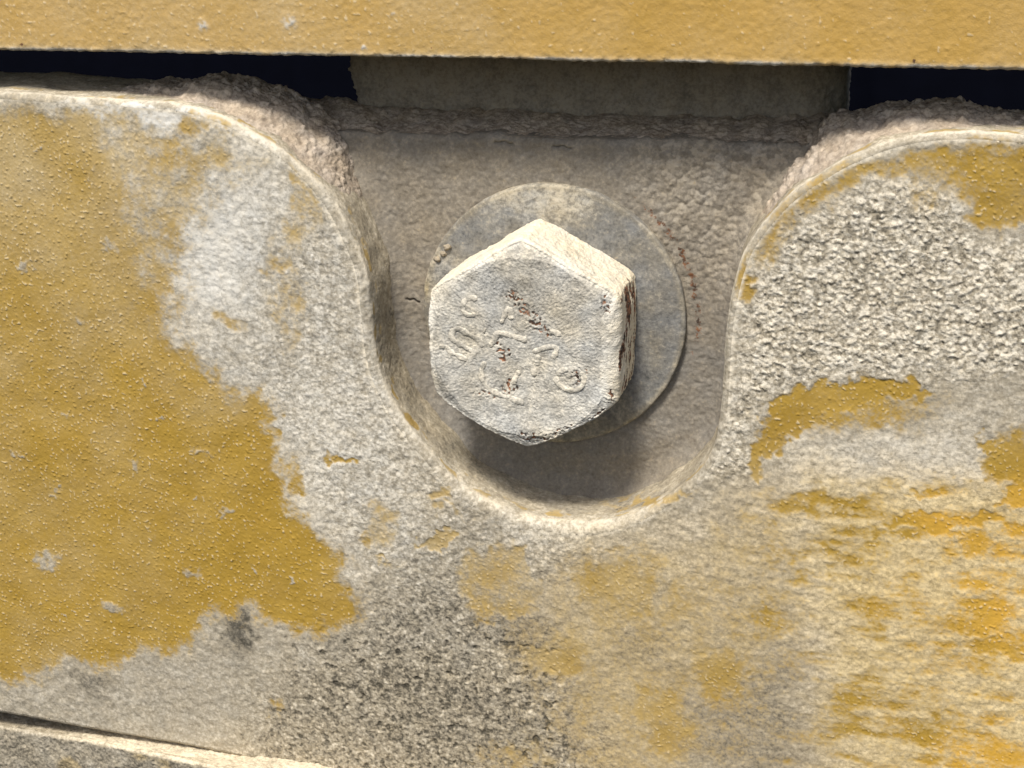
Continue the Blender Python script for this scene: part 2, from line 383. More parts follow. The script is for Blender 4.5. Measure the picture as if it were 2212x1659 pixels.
def build_plate():
    c = unproj(np.array([-420, -420, 2640, 2640.]), np.array([150, 2060, 150, 2060.]), 0.0)
    xs = np.arange(c[:, 0].min(), c[:, 0].max(), 2.0); zs = np.arange(c[:, 2].max(), c[:, 2].min(), -2.0)
    X, Z = np.meshgrid(xs, zs)
    nr, nc = X.shape
    # coarse distance
    cs = 12
    ci = np.unique(np.r_[np.arange(0, nr, cs), nr-1]); cj = np.unique(np.r_[np.arange(0, nc, cs), nc-1])
    Xc, Zc = X[np.ix_(ci, cj)], Z[np.ix_(ci, cj)]
    D1, _ = dist_outline(Xc.ravel(), Zc.ravel(), OUT, NRM)
    lt = np.gradient(LOW, axis=0); lt /= np.linalg.norm(lt, axis=1)[:, None]; LN = np.stack([lt[:, 1], -lt[:, 0]], 1)
    D2, _ = dist_outline(Xc.ravel(), Zc.ravel(), LOW, LN)
    def up(D):
        D = D.reshape(Xc.shape)
        T = np.stack([np.interp(np.arange(nc), cj, r) for r in D])
        return np.stack([np.interp(np.arange(nr), ci, T[:, k]) for k in range(nc)], 1)
    D1 = up(D1).ravel(); D2 = up(D2).ravel()
    x = X.ravel().copy(); z = Z.ravel().copy()
    for D, C, N, E_ in ((D1, OUT, NRM, ER), (D2, LOW, LN, EL_)):
        k = np.where(np.abs(D) < 42)[0]
        d, idx = dist_outline(x[k], z[k], C, N); D[k] = d-E_[idx]+EDGE_R
        # snap the boundary ring to d = EDGE_R
        w_ = np.abs(D[k]-EDGE_R) < 1.25; s = k[w_]; dd = D[s]; ii = idx[w_]
        x[s] -= N[ii, 0]*(EDGE_R-dd); z[s] -= N[ii, 1]*(EDGE_R-dd); D[s] = EDGE_R
    ok = (D1 > EDGE_R-.01) & (D2 > EDGE_R-.01)
    F = gridfaces(nr, nc, flip=True); F = F[ok[F].all(1)]
    used = np.unique(F); mp = np.full(nr*nc, -1); mp[used] = np.arange(len(used))
    P = np.stack([x[used], np.zeros(len(used)), z[used]], 1); F = mp[F]
    a = plate_attrs(P); h = plate_disp(P, a)
    lip = np.exp(-((D1[used]-16)/7)**2)*2.0
    rimk = np.exp(-(np.clip(D1[used]-EDGE_R, 0, None)/7)**2)*(.7+.5*fbm(P, 60, 2, 190))
    xx_, yy_ = proj(P); rimk = rimk*np.where((yy_ > 1010) | (D1[used] > 60), .5, 1.0)
    a['tone'] = a['tone']*(1-rimk)+.95*rimk; a['warm'] = a['warm']*(1-rimk)+.62*rimk; a['paint'] = a['paint']*(1-.7*rimk)  # rim's lit edge painted in as a paler, warmer tone
    V = P.copy(); V[:, 1] -= h+lip*0
    return (V, F, a), LN

def wall_strip(C, N, depth, draft, attrs_fn, edge_r, step=2.0, extra=None):
    """rounded edge and side wall swept along an outline; first row meets the front face"""
    ang = np.linspace(0, math.pi/2, 13); E_ = np.broadcast_to(edge_r, (len(C),))
    offs = [E_*(1-math.sin(t)) for t in ang]; deps = [E_*(1-math.cos(t)) for t in ang]
    for f in np.linspace(0, 1, int((depth-11)/step))[1:]:
        y = E_+(depth-E_)*f; offs.append(-(y-E_)*draft); deps.append(y)
    offs = np.array(offs); deps = np.array(deps)
    G = np.empty((len(offs), len(C), 3))
    G[..., 0] = C[None, :, 0]-N[None, :, 0]*offs; G[..., 2] = C[None, :, 1]-N[None, :, 1]*offs
    G[..., 1] = deps
    nr_, nc_ = G.shape[:2]
    n = np.empty_like(G); fr = np.clip(np.arange(nr_)/12.0, 0, 1)*math.pi/2
    n[..., 0] = N[None, :, 0]*np.sin(fr)[:, None]; n[..., 2] = N[None, :, 1]*np.sin(fr)[:, None]; n[..., 1] = -np.cos(fr)[:, None]
    P = G.reshape(-1, 3); dep = deps.ravel()
    a, h = attrs_fn(P, dep)
    V = P+n.reshape(-1, 3)*h[:, None]
    return (V, gridfaces(nr_, nc_, flip=False), a)

def notch_wall(P, dep):
    a = plate_attrs(P); h0 = plate_disp(P, a)
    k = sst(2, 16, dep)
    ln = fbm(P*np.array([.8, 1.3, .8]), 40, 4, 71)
    a['tone'] = a['tone']*(1-k)+k*(.66-.16*sst(18, 60, dep)+.16*ln+.28*sst(26, 8, dep)*np.where(proj(P)[1] > 1000, .25+.5*sst(1250, 1000, proj(P)[0]), 1.0))  # lit edge painted pale at the rim, shade painted darker with depth
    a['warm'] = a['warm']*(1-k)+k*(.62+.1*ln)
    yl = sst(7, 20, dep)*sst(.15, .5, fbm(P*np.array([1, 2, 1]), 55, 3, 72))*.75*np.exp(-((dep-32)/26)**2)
    x, y = proj(P)
    yl = yl*(1+.6*np.exp(-((x-830)**2+(y-850)**2)/120**2))+.75*np.exp(-((x-1400)/110)**2-((y-1085)/22)**2)*sst(0,.3,fbm(P,30,2,75)+.15)
    a['paint'] = a['paint']*(1-k)*.8+k*yl
    a['film'] = a['film']*(1-k)+k*.45
    a['grit'] = a['grit']*(1-k)+k*.30
    a['grain'] = a['grain']*(1-k)
    h1 = 3+1.6*fbm(P, 34, 3, 73)+.6*fbm(P, 9, 2, 74)+5*fbm(P, 120, 2, 76)*sst(10, 60, dep)
    return a, h0*(1-k)+h1*k

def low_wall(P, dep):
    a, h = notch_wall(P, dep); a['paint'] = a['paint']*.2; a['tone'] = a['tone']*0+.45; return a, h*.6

plate_front, LN = build_plate()
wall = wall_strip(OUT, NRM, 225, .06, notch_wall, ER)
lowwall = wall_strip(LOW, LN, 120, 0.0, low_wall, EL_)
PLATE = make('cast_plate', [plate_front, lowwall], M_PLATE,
     'worn yellow plate with a deep U notch round the bolt, half under grey dust', 'metal plate')
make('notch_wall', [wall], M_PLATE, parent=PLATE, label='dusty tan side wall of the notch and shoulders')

# ---------- flange seen inside the notch: floor, rounded top edge, ledge running back to the block
FD = 165.0
def build_flange():
    e0 = unproj(np.array([500., 1950.]), np.array([276., 318.]), FD)       # top edge of the floor
    xs = np.arange(e0[0, 0], e0[1, 0], 2.0)
    ze = np.interp(xs, e0[:, 0], e0[:, 2])+3*np.interp(xs, np.linspace(xs[0], xs[-1], 60), rng.normal(size=60))
    zb = unproj(np.array([1200.]), np.array([1190.]), FD)[0, 2]
    R = 16.0
    rows = []
    nz = int((ze.mean()-zb)/2.2)
    for t in np.linspace(0, 1, nz): rows.append((zb+(ze-R-zb)*t, np.full(len(xs), FD)))
    for q in np.linspace(0, math.pi/2, 10)[1:]: rows.append((ze-R+R*math.sin(q), np.full(len(xs), FD+R*(1-math.cos(q)))))
    for y in np.arange(FD+R+2.5, 420, 2.5): rows.append((ze+.0*y, np.full(len(xs), y)))
    G = np.empty((len(rows), len(xs), 3))
    for i, (zz, yy) in enumerate(rows): G[i, :, 0] = xs; G[i, :, 1] = yy; G[i, :, 2] = zz
    n = normals(G); n *= np.sign(-(n[3, 3, 1]))
    P = G.reshape(-1, 3)
    sel = np.where(P[:, 1] < FD+1)[0]
    d = np.full(len(P), -400.0, np.float32); dd, _ = dist_outline(P[sel, 0], P[sel, 2], OUT[::3], NRM[::3]); d[sel] = dd
    into = -d                                               # distance from the wall into the notch
    fil = np.clip(52-into, 0, 70); fillet = fil**2/70.0
    h = 4*fbm(P, 200, 2, 81)+1.3*fbm(P, 40, 3, 82)+1.1*fbm(P, 10, 2, 83)
    x, y = proj(P)
    crust = sst(1330, 1480, x)*sst(700, 560, y)
    F1, rid, gap = worley(P+4*np.stack([perlin(P, 14, 87)]*3, -1), 15.0, 9)
    h = h+(1.1+1.7*crust)*(.7-F1)*1.6
    V = P+n.reshape(-1, 3)*(h+fillet)[:, None]
    bc = unproj(np.array([1195.]), np.array([680.]), FD-18)[0]
    rad = np.hypot(P[:, 0]-bc[0], P[:, 2]-bc[2]); th = np.degrees(np.arctan2(P[:, 2]-bc[2], P[:, 0]-bc[0]))
    ring = np.exp(-((rad-318)/16)**2)*sst(-45, 0, th)*sst(75, 45, th)
    a = dict(tone=.56+.10*fbm(P, 130, 3, 85)+.10*crust-.10*sst(900, 1080, y)+(rid-.5)*(.12+.25*crust), warm=.50+.15*fbm(P, 90, 2, 86)-.25*sst(620, 800, y)*sst(1000,900,y),  # tone also dips towards the notch bottom: shade put into the colour
             grit=.30+.3*crust, rust=.50*ring+.22*np.exp(-((x-1330)/150)**2-((y-1060)/30)**2), film=0, paint=0)
    # two hairline cracks by the top edge
    for (x0, y0, x1, y1, wd) in ((1070, 307, 1105, 311, 3.0), (1195, 316, 1232, 320, 2.2), (880, 645, 905, 652, 2.0)):
        t = np.clip(((x-x0)*(x1-x0)+(y-y0)*(y1-y0))/((x1-x0)**2+(y1-y0)**2), 0, 1)
        q = np.hypot(x-x0-t*(x1-x0), y-y0-t*(y1-y0)-2*np.sin(t*9))
        V[:, 1] += 9*np.exp(-(q/wd)**2)*(P[:, 1] < FD+R)
    return (V, gridfaces(G.shape[0], G.shape[1], flip=False), a), ze, xs
fl, ZE, XE = build_flange()
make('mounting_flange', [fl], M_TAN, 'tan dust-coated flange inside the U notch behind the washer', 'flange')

# ---------- dirt bank on the ledge
def ledge_dirt():
    xs = np.arange(XE[0], XE[-1], 2.4); ze = np.interp(xs, XE, ZE)
    ts = np.arange(0, 1.001, 1/86.)
    y0, y1 = FD+6, 348.0
    yy = y0+(y1-y0)*ts
    px_, _ = proj(np.stack([xs, np.full(len(xs), 260.), ze], 1))
    top = np.interp(px_, [600, 640, 690, 740, 800, 1000, 1300, 1500, 1700, 1800], [40, 46, 52, 40, 30, 30, 27, 28, 34, 40])
    G = np.empty((len(ts), len(xs), 3)); G[..., 0] = xs; G[..., 1] = yy[:, None]; G[..., 2] = ze[None]-2+top[None]*(sst(0, .8, ts)[:, None]*.75+.25*ts[:, None])
    G[-3:, :, 2] -= np.array([2, 15, 60])[:, None]
    n = normals(G); n *= np.sign(n[10, 10, 2])
    P = G.reshape(-1, 3)
    env = np.repeat(sst(0, .15, ts), len(xs))
    F1, rid, gap = worley(P, 17.0, 2, False); F2, rid2, gap2 = worley(P, 9.0, 4, False)
    h = env*(7*fbm(P, 70, 3, 91)+5.5*(.65-F1)*(.1+rid*rid*1.6)+2.5*(.6-F2)*(.3+rid2)+1.5*fbm(P, 8, 2, 93))
    V = P+n.reshape(-1, 3)*h[:, None]
    return (V, gridfaces(*G.shape[:2]), dict(tone=.66+.16*fbm(P, 40, 3, 94)+(rid-.5)*.2+(rid2-.5)*.2, warm=.62+.2*fbm(P, 60, 2, 95), grit=.6))
make('dirt_bank', [ledge_dirt()], M_DIRT, 'bank of crumbly brown dirt lying along the shaded ledge above the bolt', 'dirt')

# ---------- dirt caked on the plate's two shoulders
def shoulder_dirt(i0, i1, knots, seed, T=215.0):
    C = OUT[i0:i1]; N = NRM[i0:i1]
    rx, ry = proj(np.stack([C[:, 0], np.zeros(len(C)), C[:, 1]], 1))
    s = np.arange(len(C))
    kx = np.array([k[0] for k in knots], float); kh = np.array([k[1] for k in knots], float)
    hh = np.interp(rx, kx, kh)
    for _ in range(40): hh[1:-1] = (hh[:-2]+2*hh[1:-1]+hh[2:])/4
    ts = np.linspace(0, 1, 92); yy = 9+(T-9)*ts
    G = np.empty((len(ts), len(C), 3)); off = -2+hh[None]*(sst(0, .75, ts)[:, None]*.8+.2*ts[:, None])
    off[-4:] -= np.array([1, 8, 26, 70])[:, None]
    G[..., 0] = C[None, :, 0]+N[None, :, 0]*off; G[..., 2] = C[None, :, 1]+N[None, :, 1]*off; G[..., 1] = yy[:, None]
    n = np.zeros_like(G); n[..., 0] = N[None, :, 0]; n[..., 2] = N[None, :, 1]; n[..., 1] = -.35
    P = G.reshape(-1, 3); tt = np.repeat(ts, len(C)); H_ = np.tile(hh, len(ts))
    env = sst(.0, .45, tt)*np.clip(H_/30, 0, 1.15)*np.repeat(np.r_[np.ones(len(ts)-1), 0.3], len(C))
    F1, rid, gap = worley(P, 20.0, seed, False); F2, rid2, gap2 = worley(P, 10.0, seed+1, False)
    h = env*(10*fbm(P, 80, 3, seed)+10*(.65-F1)*(.05+rid*rid*1.6)+4*(.6-F2)*(.2+rid2)+1.8*fbm(P, 7, 2, seed+3))+1.2*fbm(P, 9, 2, seed+5)
    h = h-4*(H_ < 2.5)
    V = P+n.reshape(-1, 3)*h[:, None]
    a = dict(tone=.66-.08*sst(.2, .9, tt)+.16*fbm(P, 26, 3, seed+4)+(rid-.5)*.3*sst(.1, .5, tt)+(rid2-.5)*.2, warm=.50+.2*fbm(P, 60, 2, seed+6), grit=.22+.45*sst(.25, .8, tt))
    return (V, gridfaces(*G.shape[:2]), a)
rx_all, _ = proj(np.stack([OUT[:, 0], np.zeros(len(OUT)), OUT[:, 1]], 1))
iL0 = int(np.argmin(np.abs(rx_all[:600]+420))); mid = len(OUT)//2
iL1 = int(np.argmin(np.abs(rx_all[:mid]-775)))
make('dirt_heap', [shoulder_dirt(iL0, iL1, [(-420, 6), (0, 7), (180, 12), (300, 26), (400, 46), (480, 62), (540, 66), (600, 60), (650, 50), (700, 28), (745, 8), (775, 0)], 110)], M_DIRT,
     'heap of crumbly grey brown dirt on the left shoulder of the yellow plate', 'dirt')
iR0 = mid+int(np.argmin(np.abs(rx_all[mid:]-1590))); iR1 = mid+int(np.argmin(np.abs(rx_all[mid:]-2620)))
make('dirt_heap', [shoulder_dirt(iR0, iR1, [(1590, 0), (1640, 12), (1700, 30), (1760, 52), (1830, 62), (1900, 55), (2000, 40), (2100, 30), (2212, 20), (2400, 12), (2620, 8)], 140)], M_DIRT,
     'lumpy brown dirt caked on the right shoulder of the yellow plate', 'dirt')

# ---------- block behind the ledge
def build_block():
    y0 = 330.0
    c = unproj(np.array([770., 1822.]), np.array([180., 200.]), y0)
    zb = unproj(np.array([1300.]), np.array([300.]), y0)[0, 2]; zt = zb+420
    R = 22.0; xl, xr = c[0, 0], c[1, 0]
    prof = [(xl, y0+R+k) for k in np.arange(300, 0, -12)]+[(xl+R-R*math.cos(t), y0+R-R*math.sin(t)) for t in np.linspace(0, math.pi/2, 9)]
    prof += [(x, y0) for x in np.arange(xl+R+2.5, xr-80, 2.5)]
    prof += [(xr-80+80*math.sin(t), y0+120-120*math.cos(t)) for t in np.linspace(0, math.pi/2, 40)]+[(xr, y0+120+k) for k in np.arange(12, 300, 12)]
    prof = np.array(prof); zs = np.arange(zb, zt, 2.5)
    G = np.empty((len(zs), len(prof), 3)); G[..., 0] = prof[None, :, 0]; G[..., 1] = prof[None, :, 1]; G[..., 2] = zs[:, None]
    # the left edge is worn back towards the top
    lf = np.exp(-((G[..., 0]-xl)/60)**2); G[..., 0] += lf*(-22*sst(30, 150, G[..., 2]-zb)+7*fbm(G*np.array([0, 0, 1.]), 14, 2, 119)+6*fbm(G*np.array([0, 0, 1.]), 40, 2, 120))
    n = normals(G); n *= -np.sign(n[40, len(prof)//2, 1])
    P = G.reshape(-1, 3)
    h = 4*fbm(P, 90, 2, 121)+4.0*fbm(P, 24, 3, 122)+2.2*fbm(P, 9, 2, 123)
    V = P+n.reshape(-1, 3)*h[:, None]
    return (V, gridfaces(*G.shape[:2]), dict(tone=.78+.16*fbm(P, 60, 3, 124), warm=.62+.15*fbm(P, 80, 2, 125), grit=.45))
make('spacer_block', [build_block()], M_TAN, 'dusty grey block standing in shade under the yellow beam', 'block')

# ---------- yellow beam across the top
BD = 2.0
def build_beam():
    e = unproj(np.array([-600., 2900.]), np.array([95.5, 163.5]), BD)
    xs = np.arange(e[0, 0], e[1, 0], 2.2); ze = np.interp(xs, e[:, 0], e[:, 2])
    R = 6.0
    rows = [(z, 0.0) for z in np.arange(360, R, -2.2)]
    rows += [(R-R*math.sin(t), R-R*math.cos(t)) for t in np.linspace(0, math.pi/2, 7)]
    rows += [(0, y) for y in np.arange(R+4, 560, 6.0)]
    G = np.empty((len(rows), len(xs), 3))
    for i, (z, y) in enumerate(rows): G[i, :, 0] = xs; G[i, :, 1] = BD+y; G[i, :, 2] = ze+z
    n = normals(G); n *= -np.sign(n[5, 5, 1])
    P = G.reshape(-1, 3); up_ = np.repeat([r[0] for r in rows], len(xs)); bk = np.repeat([r[1] for r in rows], len(xs))
    x, y = proj(P)
    g = perlin(P, 8.5, 130); thr = .42+.12*perlin(P, 260, 131)+.10*sst(900, 1300, x)
    gr = sst(thr, thr+.16, g)
    low = np.exp(-((up_-2)/9)**2)
    h = 3*fbm(P, 300, 2, 132)+.7*fbm(P, 12, 3, 133)+gr*1.1*(up_ > 8)+low*(2.2*fbm(P, 18, 3, 134))
    V = P+n.reshape(-1, 3)*h[:, None]
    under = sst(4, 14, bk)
    lump = np.zeros(len(P))
    for (cx, cy, r) in ((440, 55, 12), (625, 48, 16), (787, 103, 7), (850, 30, 5)):
        lump = np.maximum(lump, np.exp(-((x-cx)**2+(y-cy)**2)/r**2)*(.6+.7*perlin(P, 9, 136)))
    V[:, 1] -= lump*3
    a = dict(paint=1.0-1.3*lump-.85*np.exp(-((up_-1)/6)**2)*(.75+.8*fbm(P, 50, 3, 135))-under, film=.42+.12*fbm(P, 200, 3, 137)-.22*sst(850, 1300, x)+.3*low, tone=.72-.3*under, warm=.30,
             grit=.12+.2*low, grain=gr*.5*(perlin(P, 30, 138) > -.15), rust=np.maximum.reduce([.62*np.exp(-((x-cx)**2+(y-cy)**2)/r**2) for cx, cy, r in ((46, 96, 6), (932, 103, 5), (1975, 133, 12))]))
    return (V, gridfaces(*G.shape[:2], flip=False), a)
make('cross_beam', [build_beam()], M_BEAM, 'dusty yellow steel beam crossing above the notched plate', 'beam')

# ---------- added backdrop far back in the gap, coloured near black for the shade there
def build_backdrop():
    xs = np.linspace(-2600, 2600, 30); zs = np.linspace(-900, 1500, 14)
    X, Z = np.meshgrid(xs, zs); P = np.stack([X, np.full(X.shape, 900.), Z], -1).reshape(-1, 3)
    return (P, gridfaces(14, 30), {})
make('gap_backdrop', [build_backdrop()], M_BACKDROP, 'near-black navy backdrop standing in for the shade deep in the gap under the beam', 'panel')

# ---------- washer
WT = FD-20.0
def build_washer():
    c = unproj(np.array([1192.]), np.array([685.]), WT)[0]
    n = 1100; th = np.linspace(0, 2*math.pi, n, endpoint=False)
    Ro = 297.0
    prof = [(r, WT) for r in np.arange(120, Ro-5, 1.8)]+[(Ro-5+5*math.sin(t), WT+5-5*math.cos(t)) for t in np.linspace(0, math.pi/2, 7)]+[(Ro, WT+5+k) for k in np.arange(2, 24, 2)]
    prof = np.array(prof)
    G = np.empty((len(prof), n, 3)); rr = prof[:, None, 0]*(1+.004*np.sin(3*th+1)[None]*sst(200, 290, prof[:, None, 0]))
    G[..., 0] = c[0]+rr*np.cos(th); G[..., 2] = c[2]+rr*np.sin(th); G[..., 1] = prof[:, None, 1]
    nn = normals(G, True); nn *= -np.sign(nn[10, 10, 1])
    P = G.reshape(-1, 3); x, y = proj(P); rad = np.repeat(prof[:, 0], n); deg = np.degrees(np.tile(th, len(prof)))
    dustup = np.exp(-((x-1150)/110)**2-((y-430)/50)**2)+.9*np.exp(-((x-1240)/60)**2-((y-440)/40)**2)
    left = np.exp(-((x-930)/60)**2-((y-600)/70)**2)
    edge = np.exp(-((rad-292)/7)**2)
    h = 1.5*fbm(P, 70, 2, 150)+.7*fbm(P, 14, 3, 151)+(dustup+left)*(2+1.5*fbm(P, 18, 3, 152))
    V = P+nn.reshape(-1, 3)*h[:, None]
    st = fbm(np.stack([rad*.1, deg*0, deg*5], 1), 30, 3, 153)
    a = dict(tone=.44+.13*fbm(P, 50, 4, 154)+.10*st+.30*dustup+.3*left+.20*edge*sst(0, .4, fbm(P, 50, 2, 155)+.15)+.12*sst(820, 900, y), warm=.36+.30*fbm(P, 60, 3, 157)+.22*dustup+.3*left+.25*fbm(P, 80, 2, 156)+.4*edge+.5*sst(840, 920, y),
             grit=.35+.25*(dustup+left), rust=.0)
    return (V, gridfaces(len(prof), n, True), a)
make('flat_washer', [build_washer()], M_WASH, 'blue grey round flat washer under the hex bolt head', 'washer')

# ---------- hex bolt head
BT = -50.0
STROKES = [
    [(520,470),(470,452),(410,462),(370,510),(368,570),(400,610),(450,622),(510,612)],
    [(760,712),(800,620),(840,530)], [(848,540),(858,600),(860,680)],
    [(560,955),(548,890),(480,850),(400,800),(330,765),(270,785),(250,835),(270,880),(330,920),(420,970),(520,1030)],
    [(195,935),(235,995),(320,1040),(420,1085)], [(580,775),(600,785)], [(150,930),(155,965)],
    [(640,950),(690,880),(730,812),(850,832),(950,862),(1030,890)],
    [(1250,785),(1320,805),(1375,835)],
    [(600,1095),(562,1180),(570,1280),(630,1370),(750,1440),(880,1480),(1000,1530)],
    [(1050,1110),(1090,1190),(1100,1260)], [(1080,1005),(1190,965),(1310,950),(1318,1010),(1280,1080)], [(1145,1030),(1120,1140)],
    [(1310,1250),(1350,1330),(1430,1385),(1520,1390),(1590,1350),(1605,1270),(1570,1200)], [(1330,1240),(1380,1190),(1450,1180)],
    [(950,1190),(900,1280),(880,1340)]]
def build_bolt():
    c = unproj(np.array([1129.]), np.array([753.]), BT)[0]
    n = 1400; th = np.linspace(0, 2*math.pi, n, endpoint=False); ph = math.radians(2.0)
    Rc = 238.0; ap = Rc*math.cos(math.pi/6)
    al = (th-ph-math.pi/2+math.pi/6) % (math.pi/3)-math.pi/6             # a corner lies straight up
    al = np.abs(al)
    R = ap/np.cos(math.pi/6-al)
    k = 9.0
    R = -np.log(np.exp(-R/k)+np.exp(-(Rc-4)/k))*k+.6                    # softened corners
    wear = 1+.010*np.sin(2*th+.5)+.006*np.sin(5*th)
    R = R*wear
    yb = WT-1.5
    r0 = 196.0
    fr = np.r_[np.linspace(.002, .90, 118), np.linspace(.905, 1, 26)]
    dg0 = np.degrees(th); E = 5.0+30*sst(38, 24, np.abs((dg0+1+180) % 360-180))
    for _ in range(25): E = (np.roll(E, 1)+2*E+np.roll(E, -1))/4
    rows_r, rows_y, rows_s = [], [], []
    chm = lambda r: np.clip(r-r0, 0, None)*math.tan(math.radians(27))
    for f in fr:
        r = f*(R-E); rows_r.append(r); rows_y.append(BT+chm(r))
    ye = BT+chm(R-E)
    for t in np.linspace(0, math.pi/2, 13)[1:]:
        rows_r.append(R-E+E*math.sin(t)); rows_y.append(ye+E*(1-math.cos(t)))
    nside = 82
    for t in np.linspace(0, 1, nside)[1:]:
        rows_r.append(R.copy()); rows_y.append(ye+E+(yb-ye-E)*t)
    RR = np.array(rows_r); YY = np.array(rows_y)
    G = np.empty((*RR.shape, 3)); G[..., 0] = c[0]+RR*np.cos(th); G[..., 2] = c[2]+RR*np.sin(th); G[..., 1] = YY
    nn = normals(G, True); nn *= -np.sign(nn[60, 10, 1])
    P = G.reshape(-1, 3); x, y = proj(P)
    side = np.repeat(np.r_[np.zeros(len(fr)), np.linspace(0, 1, 12), np.ones(nside-1)], n)
    face = 1-side
    deg = np.tile(np.degrees(th), len(RR))
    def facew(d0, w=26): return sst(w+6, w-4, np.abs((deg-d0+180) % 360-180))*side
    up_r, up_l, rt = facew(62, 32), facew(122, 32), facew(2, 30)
    rimd = np.repeat(np.r_[fr, np.ones(nside+11)], n)
    h = 2.2*fbm(P, 90, 2, 162)+1.5*fbm(P, 24, 3, 163)+1.0*(.3-np.abs(perlin(P, 9, 164)))+.7*perlin(P, 5, 165)
    pits = np.zeros(len(P))
    for (cx, cy, r1, r2, rot) in ((1110, 640, 22, 15, 30), (1135, 668, 30, 13, 40), (1160, 700, 26, 14, 35), (1088, 760, 14, 26, -20), (1310, 660, 12, 20, 0), (1180, 715, 20, 12, 20), (1050, 850, 30, 12, 10),
                              (1150, 945, 34, 12, 5), (1325, 860, 18, 22, 0), (1210, 935, 30, 9, -30), (1290, 900, 26, 9, -35), (1100, 835, 25, 20, 0), (1250, 815, 26, 22, 0)):
        aa = math.radians(rot); u = ((x-cx)*math.cos(aa)+(y-cy)*math.sin(aa))/r1; v = (-(x-cx)*math.sin(aa)+(y-cy)*math.cos(aa))/r2
        w_ = .8 if (cy > 780 and cy < 900 and cx < 1300) else 1.25
        pits = np.maximum(pits, np.exp(-(u*u+v*v))*w_)
    pits = pits*face
    pk = sst(.10, .34, pits*(.22+1.0*perlin(P, 6.5, 166)))
    h = h-2.2*pk
    str_ = fbm(P*np.array([1, 1, .35]), 16, 3, 167)
    h = h+(up_r+up_l)*(2.5+2.0*fbm(P, 20, 3, 168))+rt*2*str_
    edge = np.exp(-((rimd-1)/.035)**2)*face
    V = P+nn.reshape(-1, 3)*h[:, None]
    bl = np.exp(-((x-1290)/80)**2-((y-820)/90)**2)+.8*np.exp(-((x-1060)/120)**2-((y-900)/60)**2)+.6*np.exp(-((x-1020)/60)**2-((y-620)/40)**2)
    a = dict(tone=.58+.16*fbm(P, 60, 3, 169)+.26*edge+.14*sst(800, 930, y)*face+(up_r+up_l)*.32+rt*(.75+.3*str_)-.10*np.exp(-((x-1130)/90)**2-((y-640)/60)**2),  # upper flats: dust plus painted sunlight; right flank: light painted as pale tone
             warm=.42-.20*bl*face+.22*up_r+.26*up_l+.5*rt+.25*fbm(P, 70, 2, 170),
             grit=.50+.2*edge-.1*(up_r+up_l), rust=np.clip(.58*pk+rt*(.40+.85*str_)+.40*np.exp(-((x-1355)/10)**2-((y-640)/30)**2)*side+.12*np.exp(-((x-1090)/30)**2-((y-780)/30)**2)*face, 0, .75))
    return (V, gridfaces(len(RR), n, True), a)
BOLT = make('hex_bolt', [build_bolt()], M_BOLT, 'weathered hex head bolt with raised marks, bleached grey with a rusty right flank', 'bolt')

def raised_mark(strokes):
    parts = []
    for st in strokes:
        st = np.array(st, float); px_ = (1680+st[:, 0]*.3858)*.5486; py_ = (1000+st[:, 1]*.3858)*.5486
        q = unproj(px_, py_, BT)
        C = spline(q, 1.2) if len(q) > 2 else q[0]+(q[1]-q[0])*np.linspace(0, 1, 40)[:, None]
        if len(C) < 4: continue
        tgt = np.gradient(C, axis=0); tgt /= np.linalg.norm(tgt, axis=1)[:, None]
        sd = np.stack([-tgt[:, 2], 0*tgt[:, 0], tgt[:, 0]], 1)
        t = np.linspace(0, 2*math.pi, 14, endpoint=False)
        s_ = np.linspace(0, 1, len(C)); cap = np.sqrt(np.clip(np.minimum(s_, 1-s_)*len(C)*1.2/5, 0.02, 1))
        wv = cap*(6.2+2.6*fbm(C, 16, 2, 200)); hv = cap*(2.3+1.8*fbm(C, 22, 2, 201))
        G = C[:, None]+sd[:, None]*(wv[:, None]*np.cos(t)[None])[..., None]
        G[..., 1] -= hv[:, None]*np.sin(t)[None]
        P = G.reshape(-1, 3).copy(); B = P.copy(); B[:, 1] = BT
        lift = 2.2*fbm(B, 90, 2, 162)+1.5*fbm(B, 24, 3, 163)+.7*perlin(B, 5, 165)
        V = P.copy(); V[:, 1] -= lift; V[:, 0] += .9*perlin(P, 6, 202); V[:, 2] += .9*perlin(P, 6, 203)
        parts.append((V, gridfaces(len(C), 14, True), dict(tone=.70+.35*fbm(P, 20, 2, 204), warm=.50, grit=.5)))
    make('raised_mark', parts, M_BOLT, parent=BOLT)
for k in ((0,), (1, 2), (3, 4, 6), (5,), (7,), (8,), (9, 15), (10, 11, 12), (13, 14)):
    raised_mark([STROKES[j] for j in k])

# ---------- grit caught on the washer
def pebble(cx, cy, r, seed, label):
    c = unproj(np.array([float(cx)]), np.array([float(cy)]), WT-r*.55)[0]
    t = np.linspace(0.02, math.pi-.02, 14); p = np.linspace(0, 2*math.pi, 20, endpoint=False)
    T, Pp = np.meshgrid(t, p, indexing='ij')
    D = np.stack([np.sin(T)*np.cos(Pp), np.cos(T), np.sin(T)*np.sin(Pp)], -1).reshape(-1, 3)
    rr = r*(1+.5*perlin(D*10, 9, seed)); V = c+D*rr[:, None]*np.array([1.1, .8, .9])
    make('grit_stone', [(V, gridfaces(14, 20, True), dict(tone=.75, warm=.75, grit=.4))], M_TAN, label, 'stone', group='grit caught on the washer')
pebble(966, 533, 8, 1, 'pale grit stone on the upper left of the washer, uppermost of three')
pebble(958, 548, 6, 2, 'small grit stone on the washer just below the uppermost one')
pebble(944, 560, 7, 3, 'grit stone nearest the left rim of the washer')

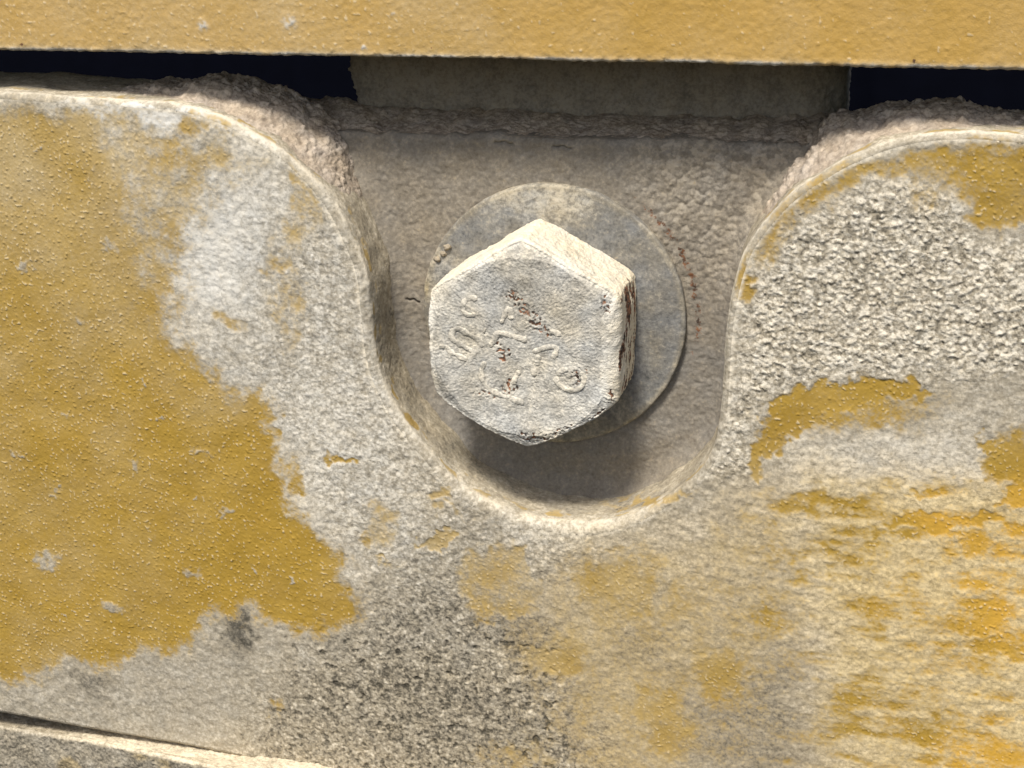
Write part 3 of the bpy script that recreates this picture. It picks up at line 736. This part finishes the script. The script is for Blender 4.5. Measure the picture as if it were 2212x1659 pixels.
# ---------- lower plate under the seam in the corner
def build_lower():
    EDGE = [(-900, 1430), (-400, 1505), (0, 1570), (200, 1602), (400, 1643), (560, 1682), (800, 1740), (1300, 1850), (2200, 2000)]
    e3 = []
    for (ex, ey) in EDGE:
        dep = float(np.interp(ex, [-400, 0, 200, 600, 1000], [-10, -14, -42, -112, -125])); e3.append(unproj(np.array([float(ex)]), np.array([float(ey)]), dep)[0])
    E3 = spline(np.array(e3), 2.4)
    rows = []
    R = 9.0
    for z in np.arange(-420, -R, 2.4): rows.append((0.0, z))
    for t in np.linspace(0, math.pi/2, 7): rows.append((R*(1-math.cos(t)), -R+R*math.sin(t)))
    for y in np.arange(R+2.4, 150, 2.4): rows.append((y, -.02*y))
    ex_, _ = proj(E3); slope = np.interp(ex_, [-300, 0, 250, 520, 700], [1.6, 1.5, 1.0, .1, 0])
    G = np.empty((len(rows), len(E3), 3))
    for i, (y, z) in enumerate(rows): G[i, :, 0] = E3[:, 0]; G[i, :, 1] = E3[:, 1]+y; G[i, :, 2] = E3[:, 2]+z-np.minimum(max(y-7, 0)*slope, 20)
    n = normals(G); n *= -np.sign(n[10, 30, 1])
    P = G.reshape(-1, 3); zz = np.repeat([r[1] for r in rows], len(E3)); yk = np.repeat([r[0] for r in rows], len(E3))
    h = 3*fbm(P, 90, 2, 180)+2.5*fbm(P, 26, 3, 181)+3.5*(.35-np.abs(perlin(P, 13, 182)))+1.0*fbm(P, 7, 2, 183)
    V = P+n.reshape(-1, 3)*h[:, None]
    topf = sst(-14, -3, zz)*(.35+.65*sst(30, 260, proj(P)[0]))  # mask of the sunlit top edge, whose light is painted as paler tone
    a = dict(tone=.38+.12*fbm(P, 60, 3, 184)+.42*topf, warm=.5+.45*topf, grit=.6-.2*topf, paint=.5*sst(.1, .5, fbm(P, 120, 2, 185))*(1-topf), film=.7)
    return (V, gridfaces(*G.shape[:2]), a)
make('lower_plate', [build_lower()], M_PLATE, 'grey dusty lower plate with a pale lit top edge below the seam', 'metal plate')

# ------------------------------------------------------------------ light, world, camera
sun_dir = np.array([-.14, -1.0, 1.6]); sun_dir /= np.linalg.norm(sun_dir)
sl = bpy.data.lights.new('sun', 'SUN'); sl.energy = 4.6; sl.angle = math.radians(11.0); sl.color = (1, .945, .865)
so = bpy.data.objects.new('sun', sl); col.objects.link(so)
from mathutils import Vector
so.rotation_euler = Vector(sun_dir).to_track_quat('Z', 'Y').to_euler()
so.location = (-.3, -.6, .7)
w = bpy.data.worlds.new('World'); bpy.context.scene.world = w; w.use_nodes = True
nt = w.node_tree; bg = nt.nodes['Background']; sky = nt.nodes.new('ShaderNodeTexSky'); sky.sky_type = 'NISHITA'; sky.sun_disc = False
sky.sun_elevation = math.asin(sun_dir[2]); sky.sun_rotation = math.atan2(sun_dir[0], sun_dir[1])
sky.dust_density = 3.0
nt.links.new(sky.outputs[0], bg.inputs[0]); bg.inputs[1].default_value = .15

cd = bpy.data.cameras.new('camera'); cam = bpy.data.objects.new('camera', cd); col.objects.link(cam)
cam.location = CAM*PX
cam.rotation_euler = Vector(-FWD).to_track_quat('Z', 'Y').to_euler()
cd.sensor_width = 36; cd.lens = 36*DIST/W; cd.clip_start = .005; cd.clip_end = 50
bpy.context.scene.camera = cam
sc = bpy.context.scene
sc.view_settings.view_transform = 'Standard'; sc.view_settings.look = 'None'; sc.view_settings.gamma = 1
sc.view_settings.exposure = -0.10
sc.render.resolution_x, sc.render.resolution_y = 1024, 768
sc.cycles.max_bounces = 6; sc.cycles.diffuse_bounces = 4
